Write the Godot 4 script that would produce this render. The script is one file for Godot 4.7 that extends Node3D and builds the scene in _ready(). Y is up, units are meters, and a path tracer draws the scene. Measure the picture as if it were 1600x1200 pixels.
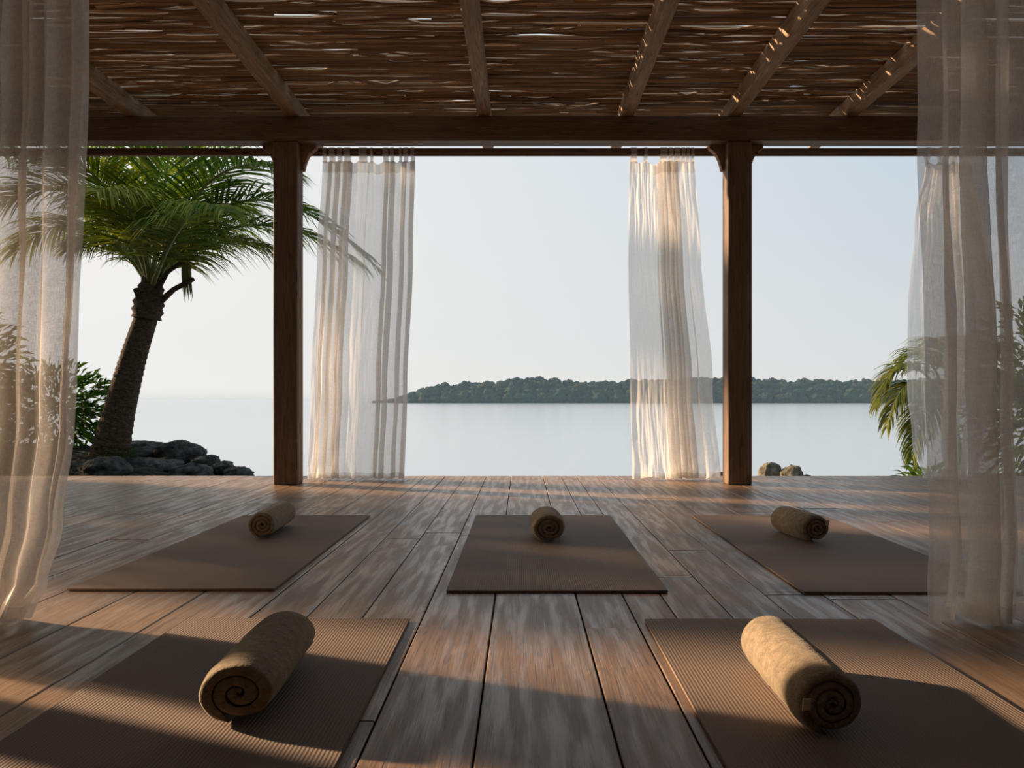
extends Node3D
# An open pavilion by the sea, early sun from the left. Floor top is y = 0, the sea lies towards -z.
# A few constants turn measurements taken on the photograph (1600 x 1200) into metres at a known distance.

const F := 1300.0      # focal length in pixels of a 1600 x 1200 frame
const CX := 815.0      # vanishing point of the floor boards
const CY := 624.0
const EYE := 0.56      # lens height above the floor

var rng := RandomNumberGenerator.new()
var M := {}
var used := {}

# ------------------------------------------------------------------ mesh helpers
class Geo:
	var v := PackedVector3Array()
	var n := PackedVector3Array()
	var uv := PackedVector2Array()
	var c := PackedColorArray()
	var ix := PackedInt32Array()
	var tint := Color(1, 1, 1)
	func vert(p: Vector3, t: Vector2) -> int:
		v.append(p); uv.append(t); c.append(tint); n.append(Vector3.ZERO)
		return v.size() - 1
	func tri(a: int, b: int, d: int) -> void:
		ix.append(a); ix.append(b); ix.append(d)
	# quad given in clockwise order as seen from its front
	func quad(a: int, b: int, d: int, e: int) -> void:
		tri(a, b, d); tri(a, d, e)
	func mesh() -> ArrayMesh:
		for k in range(0, ix.size(), 3):
			var a := v[ix[k]]
			var w := (v[ix[k + 2]] - a).cross(v[ix[k + 1]] - a)
			n[ix[k]] += w; n[ix[k + 1]] += w; n[ix[k + 2]] += w
		for k in n.size():
			n[k] = n[k].normalized() if n[k].length_squared() > 1e-24 else Vector3.UP
		var arr := []
		arr.resize(Mesh.ARRAY_MAX)
		arr[Mesh.ARRAY_VERTEX] = v; arr[Mesh.ARRAY_NORMAL] = n; arr[Mesh.ARRAY_TEX_UV] = uv
		arr[Mesh.ARRAY_COLOR] = c; arr[Mesh.ARRAY_INDEX] = ix
		var m := ArrayMesh.new()
		m.add_surface_from_arrays(Mesh.PRIMITIVE_TRIANGLES, arr)
		return m

# a convex face with its own vertices, turned outwards from `mid`
func face(g: Geo, pts: Array, uvs: Array, mid: Vector3) -> void:
	var w: Vector3 = (pts[2] - pts[0]).cross(pts[1] - pts[0])
	var ctr := Vector3.ZERO
	for p in pts: ctr += p
	ctr /= pts.size()
	var ids := []
	for k in pts.size(): ids.append(g.vert(pts[k], uvs[k]))
	if w.dot(ctr - mid) < 0.0: ids.reverse()
	for k in range(1, ids.size() - 1): g.tri(ids[0], ids[k], ids[k + 1])

# chamfered box; the grain (v of the texture) runs along axis `long`
func add_box(g: Geo, mid: Vector3, size: Vector3, ch := 0.004, long := 2, turn := Basis(), shift := Vector2.ZERO) -> void:
	var h := size * 0.5
	var sgn := [-1.0, 1.0]
	var put := func(sx: float, sy: float, sz: float, full: int) -> Vector3:
		var e := h - Vector3(ch, ch, ch)
		e[full] = h[full]
		return Vector3(sx * e.x, sy * e.y, sz * e.z)
	var faces := []
	for a in 3:
		var b := (a + 1) % 3
		var d := (a + 2) % 3
		for s in sgn:
			var f := []
			for q in [[-1.0, -1.0], [1.0, -1.0], [1.0, 1.0], [-1.0, 1.0]]:
				var k := Vector3.ZERO
				k[a] = s; k[b] = q[0]; k[d] = q[1]
				f.append(put.call(k.x, k.y, k.z, a))
			faces.append(f)
	if ch > 0.0:
		for a in 3:
			var b := (a + 1) % 3
			var d := (a + 2) % 3
			for s in sgn:
				for t in sgn:
					var f := []
					for q in [[-1.0, b], [1.0, b], [1.0, d], [-1.0, d]]:
						var k := Vector3.ZERO
						k[a] = q[0]; k[b] = s; k[d] = t
						f.append(put.call(k.x, k.y, k.z, q[1]))
					faces.append(f)
		for sx in sgn:
			for sy in sgn:
				for sz in sgn:
					faces.append([put.call(sx, sy, sz, 0), put.call(sx, sy, sz, 1), put.call(sx, sy, sz, 2)])
	var o1 := (long + 1) % 3
	var o2 := (long + 2) % 3
	for f in faces:
		var pts := []
		var uvs := []
		for p in f:
			uvs.append(Vector2(p[o1] + p[o2], p[long]) + shift)
			pts.append(mid + turn * p)
		face(g, pts, uvs, mid)

# tube along a path with a radius at each point; `sides` corners, ends closed
func add_tube(g: Geo, path: Array, radii: Array, sides := 8, closed := true, uvk := 1.0) -> void:
	var rings := []
	var along := 0.0
	var ref := Vector3.UP
	for k in path.size():
		var t: Vector3 = (path[min(k + 1, path.size() - 1)] - path[max(k - 1, 0)]).normalized()
		if k > 0: along += (path[k] - path[k - 1]).length()
		if k == 0: ref = Vector3.RIGHT if absf(t.y) > 0.8 else Vector3.UP
		var a := t.cross(ref).normalized()
		var b := a.cross(t).normalized()
		ref = b
		var ring := []
		for s in sides + 1:
			var w := TAU * s / sides
			ring.append(g.vert(path[k] + (a * cos(w) + b * sin(w)) * radii[k], Vector2(float(s) / sides * TAU * radii[0], along) * uvk))
		rings.append(ring)
	for k in path.size() - 1:
		for s in sides:
			g.quad(rings[k][s], rings[k][s + 1], rings[k + 1][s + 1], rings[k + 1][s])
	if closed:
		for e in [0, path.size() - 1]:
			var ctr := g.vert(path[e], Vector2(0, along))
			var ids := []
			for s in sides: ids.append(g.vert(g.v[rings[e][s]], Vector2(0, along)))
			for s in sides:
				if e == 0: g.tri(ctr, ids[(s + 1) % sides], ids[s])
				else: g.tri(ctr, ids[s], ids[(s + 1) % sides])

# surface over a grid of points rows[j][i]
func add_grid(g: Geo, rows: Array, uvs: Array, flip := false) -> void:
	var ids := []
	for j in rows.size():
		var r := []
		for i in rows[j].size(): r.append(g.vert(rows[j][i], uvs[j][i]))
		ids.append(r)
	for j in rows.size() - 1:
		for i in rows[j].size() - 1:
			if flip: g.quad(ids[j][i], ids[j + 1][i], ids[j + 1][i + 1], ids[j][i + 1])
			else: g.quad(ids[j][i], ids[j][i + 1], ids[j + 1][i + 1], ids[j + 1][i])

func at(px: float, py: float, d: float) -> Vector3:
	return Vector3((px - CX) / F * d, EYE + (CY - py) / F * d, -d)

# ------------------------------------------------------------------ naming
func numbered(called: String) -> String:
	var k: int = used.get(called, 0)
	used[called] = k + 1
	return called if k == 0 else "%s_%03d" % [called, k]

func tag(o: Node, label: String, category: String, group := "", kind := "") -> void:
	if label: o.set_meta("label", label)
	if category: o.set_meta("category", category)
	if group: o.set_meta("group", group)
	if kind: o.set_meta("kind", kind)

func base(called: String, where := Vector3.ZERO) -> Node3D:
	var o := Node3D.new()
	o.name = numbered(called)
	add_child(o)
	o.position = where
	return o

func put(called: String, m: Mesh, mat: Material, parent: Node = self) -> MeshInstance3D:
	var o := MeshInstance3D.new()
	o.name = numbered(called) if parent == self else called
	o.mesh = m
	o.material_override = mat
	o.cast_shadow = GeometryInstance3D.SHADOW_CASTING_SETTING_DOUBLE_SIDED
	parent.add_child(o, true)
	return o

# ------------------------------------------------------------------ materials
func noise(kind: int, freq: float, sd: int, oct := 4) -> FastNoiseLite:
	var f := FastNoiseLite.new()
	f.noise_type = kind as FastNoiseLite.NoiseType
	f.frequency = freq
	f.seed = sd
	f.fractal_type = FastNoiseLite.FRACTAL_FBM
	f.fractal_octaves = oct
	return f

func picture(w: int, h: int, paint: Callable) -> ImageTexture:
	var b := PackedByteArray()
	b.resize(w * h * 4)
	var k := 0
	for y in h:
		for x in w:
			var c: Color = paint.call(x, y)
			b[k] = clampi(int(c.r * 255.0), 0, 255)
			b[k + 1] = clampi(int(c.g * 255.0), 0, 255)
			b[k + 2] = clampi(int(c.b * 255.0), 0, 255)
			b[k + 3] = clampi(int(c.a * 255.0), 0, 255)
			k += 4
	return ImageTexture.create_from_image(Image.create_from_data(w, h, false, Image.FORMAT_RGBA8, b))

func mat(color: Color, rough: float, spec := 0.5) -> StandardMaterial3D:
	var m := StandardMaterial3D.new()
	m.albedo_color = color
	m.roughness = rough
	m.metallic_specular = spec
	return m

func make_materials() -> void:
	var P := FastNoiseLite.TYPE_SIMPLEX_SMOOTH
	# wood: streaks along v, worn patches, dark cracks; neutral so that a tint colours it
	var n1 := noise(P, 0.11, 3, 3)
	var n2 := noise(P, 0.012, 9, 4)
	var n3 := noise(P, 0.03, 21, 3)
	var grain := func(x: int, y: int) -> Color:
		var fx := float(x)
		var fy := float(y)
		var bend := n2.get_noise_2d(fx * 0.5, fy * 0.18) * 9.0
		var g := n1.get_noise_2d((fx + bend) * 1.6, fy * 0.035)
		var fine := n1.get_noise_2d(fx * 7.0 + 500.0, fy * 0.12)
		var worn := n2.get_noise_2d(fx * 1.6 + 900.0, fy * 0.33)
		var scuff := n3.get_noise_2d(fx * 1.2 + 80.0, fy * 0.28 + 40.0)
		var l := 0.74 + 0.12 * g + 0.17 * fine
		l += 0.09 * smoothstep(-0.1, 0.5, worn) * (0.6 + 1.2 * fine)
		l -= 0.20 * smoothstep(0.25, 0.55, scuff) * (0.6 + 0.9 * fine)
		l -= 0.30 * smoothstep(0.40, 0.62, n1.get_noise_2d((fx + bend) * 2.3 + 77.0, fy * 0.02))
		var warm := clampf(0.5 - worn * 0.6, 0.0, 1.0)
		return Color(l, l * lerpf(0.98, 0.93, warm), l * lerpf(0.96, 0.84, warm))
	var wood := picture(512, 1024, grain)
	var rgh := func(x: int, y: int) -> Color:
		var fx := float(x)
		var fy := float(y)
		var worn := n2.get_noise_2d(fx * 1.6 + 900.0, fy * 0.33)
		var fine := n1.get_noise_2d(fx * 7.0 + 500.0, fy * 0.12)
		var r := 0.48 - 0.13 * smoothstep(-0.3, 0.4, worn) + 0.10 * fine
		return Color(r, r, r)
	var woodr := picture(512, 1024, rgh)
	for k in 4:
		var t: Color = [Color(0.695, 0.58, 0.47), Color(0.65, 0.55, 0.45), Color(0.725, 0.61, 0.49), Color(0.67, 0.57, 0.475)][k]
		var m := mat(t, 1.0, 0.55)
		m.albedo_texture = wood
		m.roughness_texture = woodr
		m.uv1_scale = Vector3(2.2, 0.55, 1)
		m.heightmap_enabled = true
		m.heightmap_texture = wood
		m.heightmap_scale = 0.10
		M["plank%d" % k] = m
	var dark := mat(Color(0.60, 0.495, 0.40), 0.6, 0.45)
	dark.albedo_texture = wood
	dark.uv1_scale = Vector3(1.7, 0.4, 1)
	M.timber = dark
	var raft := mat(Color(0.84, 0.73, 0.61), 0.75, 0.4)
	raft.albedo_texture = wood
	raft.uv1_scale = Vector3(2.0, 0.5, 1)
	M.rafter = raft
	var fas := mat(Color(0.62, 0.52, 0.42), 0.8, 0.3)
	fas.albedo_texture = wood
	M.wall = fas
	# reeds
	var reed := mat(Color(1, 1, 1), 0.65, 0.4)
	reed.vertex_color_use_as_albedo = true
	M.reed = reed
	# linen: slubby threads, see-through between them
	var lw := noise(P, 0.5, 31, 2)
	var lo := noise(P, 0.02, 33, 3)
	var linen := func(x: int, y: int) -> Color:
		var a := lw.get_noise_2d(x * 1.5, y * 0.05) + lw.get_noise_2d(x * 0.05 + 300.0, y * 1.5)
		a = 0.84 + 0.17 * a + 0.06 * lo.get_noise_2d(x, y)
		return Color(1, 1, 1, clampf(a, 0.3, 1.0))
	var lt := picture(512, 512, linen)
	var cur := mat(Color(0.97, 0.955, 0.935), 0.9, 0.1)
	cur.albedo_texture = lt
	cur.uv1_scale = Vector3(3.2, 3.2, 1)
	cur.transparency = BaseMaterial3D.TRANSPARENCY_ALPHA
	cur.backlight_enabled = true
	cur.backlight = Color(1, 1, 1)
	cur.cull_mode = BaseMaterial3D.CULL_DISABLED
	cur.albedo_color.a = 0.70
	M.linen = cur
	var heavy: StandardMaterial3D = cur.duplicate()
	heavy.albedo_color.a = 0.82
	M.linen_heavy = heavy
	var hem: StandardMaterial3D = cur.duplicate()
	hem.albedo_color = Color(0.97, 0.955, 0.935, 0.5)
	M.hem = hem
	# mats: fine ribs along the length
	var mn := noise(P, 0.05, 41, 4)
	var ribs := func(x: int, y: int) -> Color:
		var r := 0.5 + 0.5 * cos(TAU * x / 16.0)
		r *= 0.75 + 0.25 * cos(TAU * y / 10.0)
		return Color(r, r, r)
	var rt := picture(256, 240, ribs)
	var mf := func(x: int, y: int) -> Color:
		var l := 0.90 + 0.10 * mn.get_noise_2d(x, y) + 0.04 * (0.5 + 0.5 * cos(TAU * x / 16.0))
		return Color(l, l, l)
	var mt := picture(512, 512, mf)
	for k in 2:
		var m := mat([Color(0.57, 0.495, 0.435), Color(0.55, 0.48, 0.425)][k], 0.72, 0.35)
		m.albedo_texture = mt
		m.heightmap_enabled = true
		m.heightmap_texture = rt
		m.heightmap_scale = 0.07
		m.uv1_scale = Vector3(9.0, 9.0, 1)
		M["mat%d" % k] = m
	# terry cloth
	var tn := noise(FastNoiseLite.TYPE_CELLULAR, 0.12, 51, 2)
	var tb := noise(P, 0.02, 52, 4)
	var terry := func(x: int, y: int) -> Color:
		var l := 0.90 + 0.22 * tn.get_noise_2d(x, y) + 0.12 * tb.get_noise_2d(x, y)
		return Color(l, l * 0.985, l * 0.96)
	var tt := picture(512, 512, terry)
	var tow := mat(Color(0.71, 0.645, 0.55), 0.95, 0.1)
	tow.albedo_texture = tt
	tow.heightmap_enabled = true
	tow.heightmap_texture = tt
	tow.heightmap_scale = 0.35
	tow.uv1_scale = Vector3(4, 4, 1)
	tow.rim_enabled = true
	tow.rim = 0.5
	M.terry = tow
	M.tag = mat(Color(0.92, 0.86, 0.74), 0.8, 0.2)
	# rock, soil
	var rk := noise(P, 0.02, 61, 5)
	var rock := func(x: int, y: int) -> Color:
		var a := rk.get_noise_2d(x, y)
		var l := 0.62 + 0.55 * a
		return Color(l, l, l * 0.97)
	var rkt := picture(512, 512, rock)
	for k in 2:
		var m := mat([Color(0.40, 0.41, 0.40), Color(0.62, 0.58, 0.50)][k], 0.85, 0.3)
		m.albedo_texture = rkt
		m.uv1_triplanar = true
		m.uv1_scale = Vector3(0.9, 0.9, 0.9)
		m.heightmap_enabled = true
		m.heightmap_texture = rkt
		m.heightmap_scale = 4.0
		M["rock%d" % k] = m
	var soil := mat(Color(0.36, 0.36, 0.33), 0.95, 0.2)
	soil.albedo_texture = rkt
	soil.uv1_triplanar = true
	soil.uv1_world_triplanar = true
	soil.uv1_scale = Vector3(0.7, 0.7, 0.7)
	soil.heightmap_enabled = true
	soil.heightmap_texture = rkt
	soil.heightmap_scale = 6.0
	M.soil = soil
	# plants
	for e in [["leaf", 0.55], ["dry", 0.6]]:
		var m := mat(Color(1, 1, 1), e[1] + 0.1, 0.22)
		m.vertex_color_use_as_albedo = true
		m.backlight_enabled = true
		m.backlight = Color(0.86, 0.92, 0.45) if e[0] == "leaf" else Color(0.8, 0.7, 0.4)
		m.cull_mode = BaseMaterial3D.CULL_DISABLED
		M[e[0]] = m
	M.rachis = mat(Color(0.46, 0.47, 0.26), 0.6, 0.4)
	var bk := noise(P, 0.03, 71, 4)
	var bark := func(x: int, y: int) -> Color:
		var l := 0.72 + 0.30 * bk.get_noise_2d(x * 0.7, y * 3.0) + 0.15 * bk.get_noise_2d(x * 3.0, y)
		return Color(l, l * 0.96, l * 0.9)
	var bkt := picture(256, 512, bark)
	var bm := mat(Color(0.42, 0.37, 0.32), 0.9, 0.2)
	bm.albedo_texture = bkt
	bm.heightmap_enabled = true
	bm.heightmap_texture = bkt
	bm.heightmap_scale = 1.5
	bm.uv1_scale = Vector3(1.2, 1.2, 1)
	M.bark = bm
	var tree := mat(Color(1, 1, 1), 0.9, 0.2)
	tree.vertex_color_use_as_albedo = true
	M.tree = tree
	# sea
	var sn := NoiseTexture2D.new()
	sn.width = 1024
	sn.height = 1024
	sn.seamless = true
	sn.as_normal_map = true
	sn.bump_strength = 2.0
	sn.noise = noise(P, 0.012, 81, 5)
	var sea := mat(Color(0.60, 0.66, 0.70), 0.16, 1.0)
	sea.normal_enabled = true
	sea.normal_texture = sn
	sea.normal_scale = 0.22
	sea.uv1_scale = Vector3(1, 1, 1)
	M.sea = sea

# ------------------------------------------------------------------ builders
func timber(called: String, mid: Vector3, size: Vector3, long: int, m: Material, label: String, category: String, group := "") -> MeshInstance3D:
	var g := Geo.new()
	add_box(g, Vector3.ZERO, size, 0.006, long, Basis(), Vector2(rng.randf() * 5.0, rng.randf() * 5.0))
	var o := put(called, g.mesh(), m)
	o.position = mid
	tag(o, label, category, group)
	return o

func curve_brace(side: float, w: float, h: float, t: float) -> ArrayMesh:
	# solid bracket: an L corner closed by a concave sweep; corner at the origin, arms along x * side and -y
	var g := Geo.new()
	var prof := [Vector2(0, 0), Vector2(w, 0), Vector2(w, -0.018)]
	for k in 9:
		var a := float(k) / 8.0
		prof.append(Vector2(lerpf(w, 0.016, a) - sin(a * PI) * 0.012, lerpf(-0.018, -h, a) + sin(a * PI) * 0.02))
	prof.append(Vector2(0, -h))
	var ctr := Vector2(w * 0.2, -h * 0.2)
	var N := prof.size()
	for k in N:
		var a: Vector2 = prof[k]
		var b: Vector2 = prof[(k + 1) % N]
		var q := [Vector3(a.x * side, a.y, t / 2), Vector3(b.x * side, b.y, t / 2), Vector3(b.x * side, b.y, -t / 2), Vector3(a.x * side, a.y, -t / 2)]
		face(g, q, [Vector2(0, a.y), Vector2(0, b.y), Vector2(t, b.y), Vector2(t, a.y)], Vector3(ctr.x * side, ctr.y, 0))
		for s in [1.0, -1.0]:
			face(g, [Vector3(ctr.x * side, ctr.y, s * t / 2), Vector3(a.x * side, a.y, s * t / 2), Vector3(b.x * side, b.y, s * t / 2)], [ctr, a, b], Vector3(ctr.x * side, ctr.y, 0))
	return g.mesh()

func yoga_mat(x0: float, x1: float, d0: float, d1: float, k: int, label: String) -> void:
	var g := Geo.new()
	var w := x1 - x0
	var l := d1 - d0
	# slightly soft sheet: thin slab with a faint lift at the corners
	var top := []
	var uvt := []
	var T := 0.006
	var bot := []
	for j in 25:
		var r := []
		var rb := []
		var u := []
		for i in 13:
			var a := float(i) / 12.0
			var b := float(j) / 24.0
			var lift := 0.0012 * (sin(a * 5.0 + b * 9.0) + 1.0) * absf(b - 0.5)
			r.append(Vector3((a - 0.5) * w, T + lift, (b - 0.5) * l))
			rb.append(Vector3((a - 0.5) * w, 0.0005, (b - 0.5) * l))
			u.append(Vector2(a * w, b * l))
		top.append(r); bot.append(rb); uvt.append(u)
	add_grid(g, top, uvt)
	add_grid(g, bot, uvt, true)
	var rim := []
	for i in 13: rim.append([top[0][i], bot[0][i]])
	for j in range(1, 25): rim.append([top[j][12], bot[j][12]])
	for i in range(11, -1, -1): rim.append([top[24][i], bot[24][i]])
	for j in range(23, -1, -1): rim.append([top[j][0], bot[j][0]])
	for k2 in rim.size() - 1:
		face(g, [rim[k2][0], rim[k2 + 1][0], rim[k2 + 1][1], rim[k2][1]], [Vector2(0, 0), Vector2(0.02, 0), Vector2(0.02, 0.01), Vector2(0, 0.01)], Vector3.ZERO)
	var o := put("yoga_mat", g.mesh(), M["mat%d" % k])
	o.position = Vector3((x0 + x1) / 2, 0.0, -(d0 + d1) / 2)
	tag(o, label, "yoga mat", "yoga mats on the deck")

# a rolled towel: one long sheet wound into a spiral, squashed by its weight
func towel(near: Vector2, far: Vector2, wide: float, high: float, turns: float, sd: int, label: String, flap: Vector2) -> Node3D:
	var o := base("rolled_towel", Vector3(near.x, 0.0065, -near.y))
	tag(o, label, "towel", "rolled towels on the yoga mats")
	var dir := Vector3(far.x - near.x, 0, -(far.y - near.y))
	var length := dir.length()
	o.rotation.y = atan2(-dir.x, -dir.z)
	var nz := noise(FastNoiseLite.TYPE_SIMPLEX_SMOOTH, 1.0, sd, 3)
	var R := high / 2.0
	var sx := wide / high
	var pitch := (R - 0.008) / turns
	var th := pitch * 0.84
	var NS := int(turns * 36)
	var NL := 22
	var g := Geo.new()
	var start := -PI * 0.5 - 0.25 - turns * TAU
	# centre line of the sheet, from the core outwards
	var outer := []
	var inner := []
	for k in NS + 1:
		var a := float(k) / NS * turns * TAU
		var r := 0.008 + pitch * (a / TAU)
		var th2 := th * clampf(minf(k, NS - k) / 3.0 + 0.3, 0.3, 1.0)
		var dirv := Vector2(cos(a + start), sin(a + start))
		outer.append([dirv * minf(r, R - th * 0.15), a])
		inner.append([dirv * maxf(r - th2, 0.003), a])
	var place := func(p: Vector2, a: float, z: float, lay: float) -> Vector3:
		# z: 0 near end ... 1 far end; the ends are soft and the layers slip a little
		var slip := 0.007 * nz.get_noise_2d(a * 0.35, 7.0 + sd) + 0.010 * lay * (-1.0 if z < 0.5 else 1.0) * (0.3 + 0.7 * p.length() / R - 0.6)
		var e := minf(z, 1.0 - z) * length
		var soft := 1.0 - 0.10 * pow(clampf(1.0 - e / 0.016, 0.0, 1.0), 2.0)
		var wav := 1.0 + (0.030 * nz.get_noise_3d(p.x * 18.0, p.y * 18.0, z * length * 16.0) + 0.012 * sin(z * length * 95.0 + p.x * 40.0 + nz.get_noise_1d(z * 9.0) * 3.0)) * clampf(p.length() / R, 0.0, 1.0)
		var q := p * soft * wav
		var y := q.y
		if y < 0.0: y = lerpf(y, maxf(y, -R * 0.90), 0.9)
		return Vector3(q.x * sx, y + R * 0.92, -z * length + slip)
	for sheet in 2:
		var src: Array = outer if sheet == 0 else inner
		var rows := []
		var uvs := []
		for j in NL + 1:
			var zz := float(j) / NL
			if j == 1: zz = 0.012
			if j == NL - 1: zz = 0.988
			var r := []
			var u := []
			for k in NS + 1:
				r.append(place.call(src[k][0], src[k][1], zz, 1.0))
				u.append(Vector2(src[k][1] * 0.045, zz * length))
			rows.append(r); uvs.append(u)
		add_grid(g, rows, uvs, sheet == 0)
	# rounded rims at both ends
	for e in 2:
		var zz := float(e)
		var rows := [[], [], []]
		var uvs := [[], [], []]
		for k in NS + 1:
			var a: Vector3 = place.call(outer[k][0], outer[k][1], zz, 1.0)
			var b: Vector3 = place.call(inner[k][0], inner[k][1], zz, 1.0)
			var m := (a + b) / 2 + Vector3(0, 0, 0.006 if e == 0 else -0.006)
			rows[0].append(a); rows[1].append(m); rows[2].append(b)
			for q in 3: uvs[q].append(Vector2(outer[k][1] * 0.045, q * 0.006))
		add_grid(g, rows, uvs, e == 1)
	# closing strip along the free edge
	var rows2 := [[], []]
	var uv2 := [[], []]
	for j in NL + 1:
		var zz := float(j) / NL
		rows2[0].append(place.call(outer[NS][0], outer[NS][1], zz, 1.0))
		rows2[1].append(place.call(inner[NS][0], inner[NS][1], zz, 1.0))
		uv2[0].append(Vector2(0, zz)); uv2[1].append(Vector2(0.01, zz))
	add_grid(g, rows2, uv2)
	put("terry_roll", g.mesh(), M.terry, o)
	if flap != Vector2.ZERO:
		var t := Geo.new()
		add_box(t, Vector3(flap.x, flap.y, 0.010), Vector3(0.014, 0.022, 0.003), 0.001, 1, Basis(Vector3.RIGHT, 0.25))
		var tg := put("care_tag", t.mesh(), M.tag, o)
		tg.set_meta("label", "small pale care tag")
	return o

# a hanging sheer curtain. rows: [y, x left, x right] from top to bottom in metres; dense: [s, fold strength]
func curtain(d: float, rows: Array, dense: Array, folds: float, amp: float, tabs: Array, rod_y: float, rod_h: float, sd: int, label: String, bulge := 0.0, loops := true) -> void:
	var o := base("sheer_curtain", Vector3(0, 0, -d))
	tag(o, label, "curtain", "sheer linen curtains")
	var nz := noise(FastNoiseLite.TYPE_SIMPLEX_SMOOTH, 1.0, sd, 2)
	var NS := 300
	var NT := 56
	var track := func(tab: Array, q: float, c: int) -> float:
		for k in range(1, tab.size()):
			if (q <= tab[k][0]) == (tab[0][0] < tab[tab.size() - 1][0]) or k == tab.size() - 1:
				var f: float = clampf((q - tab[k - 1][0]) / (tab[k][0] - tab[k - 1][0]), 0.0, 1.0)
				f = f * f * (3.0 - 2.0 * f) if tab.size() > 2 and c > 0 and c != 9 else f
				return lerpf(tab[k - 1][mini(c, 2)], tab[k][mini(c, 2)], f)
		return tab[0][c]
	# where along the width each thread lies: folds make it run back over itself
	var us := []
	var ph := []
	var acc := 0.0
	var run := 0.0
	var mean := 0.0
	for i in NS: mean += (0.25 + track.call(dense, float(i) / NS, 1)) / NS
	for i in NS + 1:
		var s := float(i) / NS
		var K: float = track.call(dense, s, 1)
		var p: float = run + 1.2 * nz.get_noise_1d(s * 6.0)
		us.append(acc); ph.append([p, K])
		acc += 1.0 + K * cos(p)
		run += TAU * folds * (0.25 + K) / NS / mean
	for i in NS + 1: us[i] /= acc
	var y0: float = rows[0][0]
	var y1: float = rows[rows.size() - 1][0]
	# tabs hold the top edge, which sags between them
	var sag := func(x: float) -> float:
		var best := 0.0
		for k in tabs.size() - 1:
			var a: float = tabs[k][1]
			var b: float = tabs[k + 1][0]
			if x > a and x < b:
				var f := (x - a) / (b - a)
				best = -minf(0.30 * (b - a), 0.03) * 4.0 * f * (1.0 - f)
		return best
	var grid := []
	var uvs := []
	for j in NT + 1:
		var t := float(j) / NT
		t = t if j < NT - 6 else t
		var y := lerpf(y0, y1, t)
		var xl: float = track.call(rows, y, 1)
		var xr: float = track.call(rows, y, 2)
		var r := []
		var u := []
		for i in NS + 1:
			var s := float(i) / NS
			var K: float = ph[i][1]
			var wander := 0.9 * nz.get_noise_2d(s * 3.0, t * 1.6 + 4.0) * t
			var p: float = ph[i][0] + wander
			var uu: float = us[i] + 0.010 * nz.get_noise_2d(s * 9.0, t * 3.0) * t
			var x := lerpf(xl, xr, uu)
			var strength := 0.25 + minf(K, 1.6)
			var z := amp * strength * (0.55 + 0.6 * t) * sin(p) + 0.010 * nz.get_noise_2d(s * 14.0, t * 5.0) + bulge * sin(t * PI) * (1.0 - s)
			var yy := y
			if t < 0.12: yy += sag.call(x) * (1.0 - t / 0.12)
			# the hem rests on the boards and spreads a little
			var low := smoothstep(0.94, 1.0, t)
			z += low * 0.022 * sin(p * 1.7 + 1.0)
			yy += low * 0.012 * absf(sin(p * 0.9)) 
			r.append(Vector3(x, yy, z))
			u.append(Vector2(s * 2.2, y))
		grid.append(r); uvs.append(u)
	var g := Geo.new()
	add_grid(g, grid, uvs)
	put("panel", g.mesh(), M.linen_heavy if sd == 104 else M.linen, o)
	# doubled cloth: header band and bottom hem
	for e in [["header", 0, 2], ["hem", NT - 1, NT]]:
		var hg := Geo.new()
		var rr := []
		var ru := []
		for j in range(e[1], e[2] + 1):
			var r := []
			for p in grid[j]: r.append(p + Vector3(0, 0, 0.0022))
			rr.append(r); ru.append(uvs[j])
		add_grid(hg, rr, ru)
		put(e[0], hg.mesh(), M.hem, o)
	# cloth tabs looped over the rail
	for tb in tabs:
		var tg := Geo.new()
		var w: float = tb[1] - tb[0]
		var x: float = (tb[0] + tb[1]) / 2
		var hh := rod_h / 2 + 0.004
		var loop := [Vector2(0.003, y0 - 0.012 - rod_y), Vector2(hh * 0.75, -hh * 0.9), Vector2(hh, -hh * 0.3), Vector2(hh, hh * 0.7), Vector2(hh * 0.7, hh), Vector2(-hh * 0.7, hh), Vector2(-hh, hh * 0.7), Vector2(-hh, -hh * 0.3), Vector2(-hh * 0.75, -hh * 0.9), Vector2(-0.003, y0 - 0.012 - rod_y)]
		var tr := []
		var tu := []
		for k in loop.size():
			tr.append([Vector3(x - w / 2, rod_y + loop[k].y, loop[k].x), Vector3(x - w * 0.2, rod_y + loop[k].y, loop[k].x + 0.001), Vector3(x + w / 2, rod_y + loop[k].y, loop[k].x)])
			tu.append([Vector2(x, k * 0.02), Vector2(x + w * 0.4, k * 0.02), Vector2(x + w, k * 0.02)])
		add_grid(tg, tr, tu)
		put("tab", tg.mesh(), M.linen, o)

func bez(p: Array, t: float) -> Vector3:
	var a: Vector3 = p[0]
	return a.bezier_interpolate(p[1], p[2], p[3], t)

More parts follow.
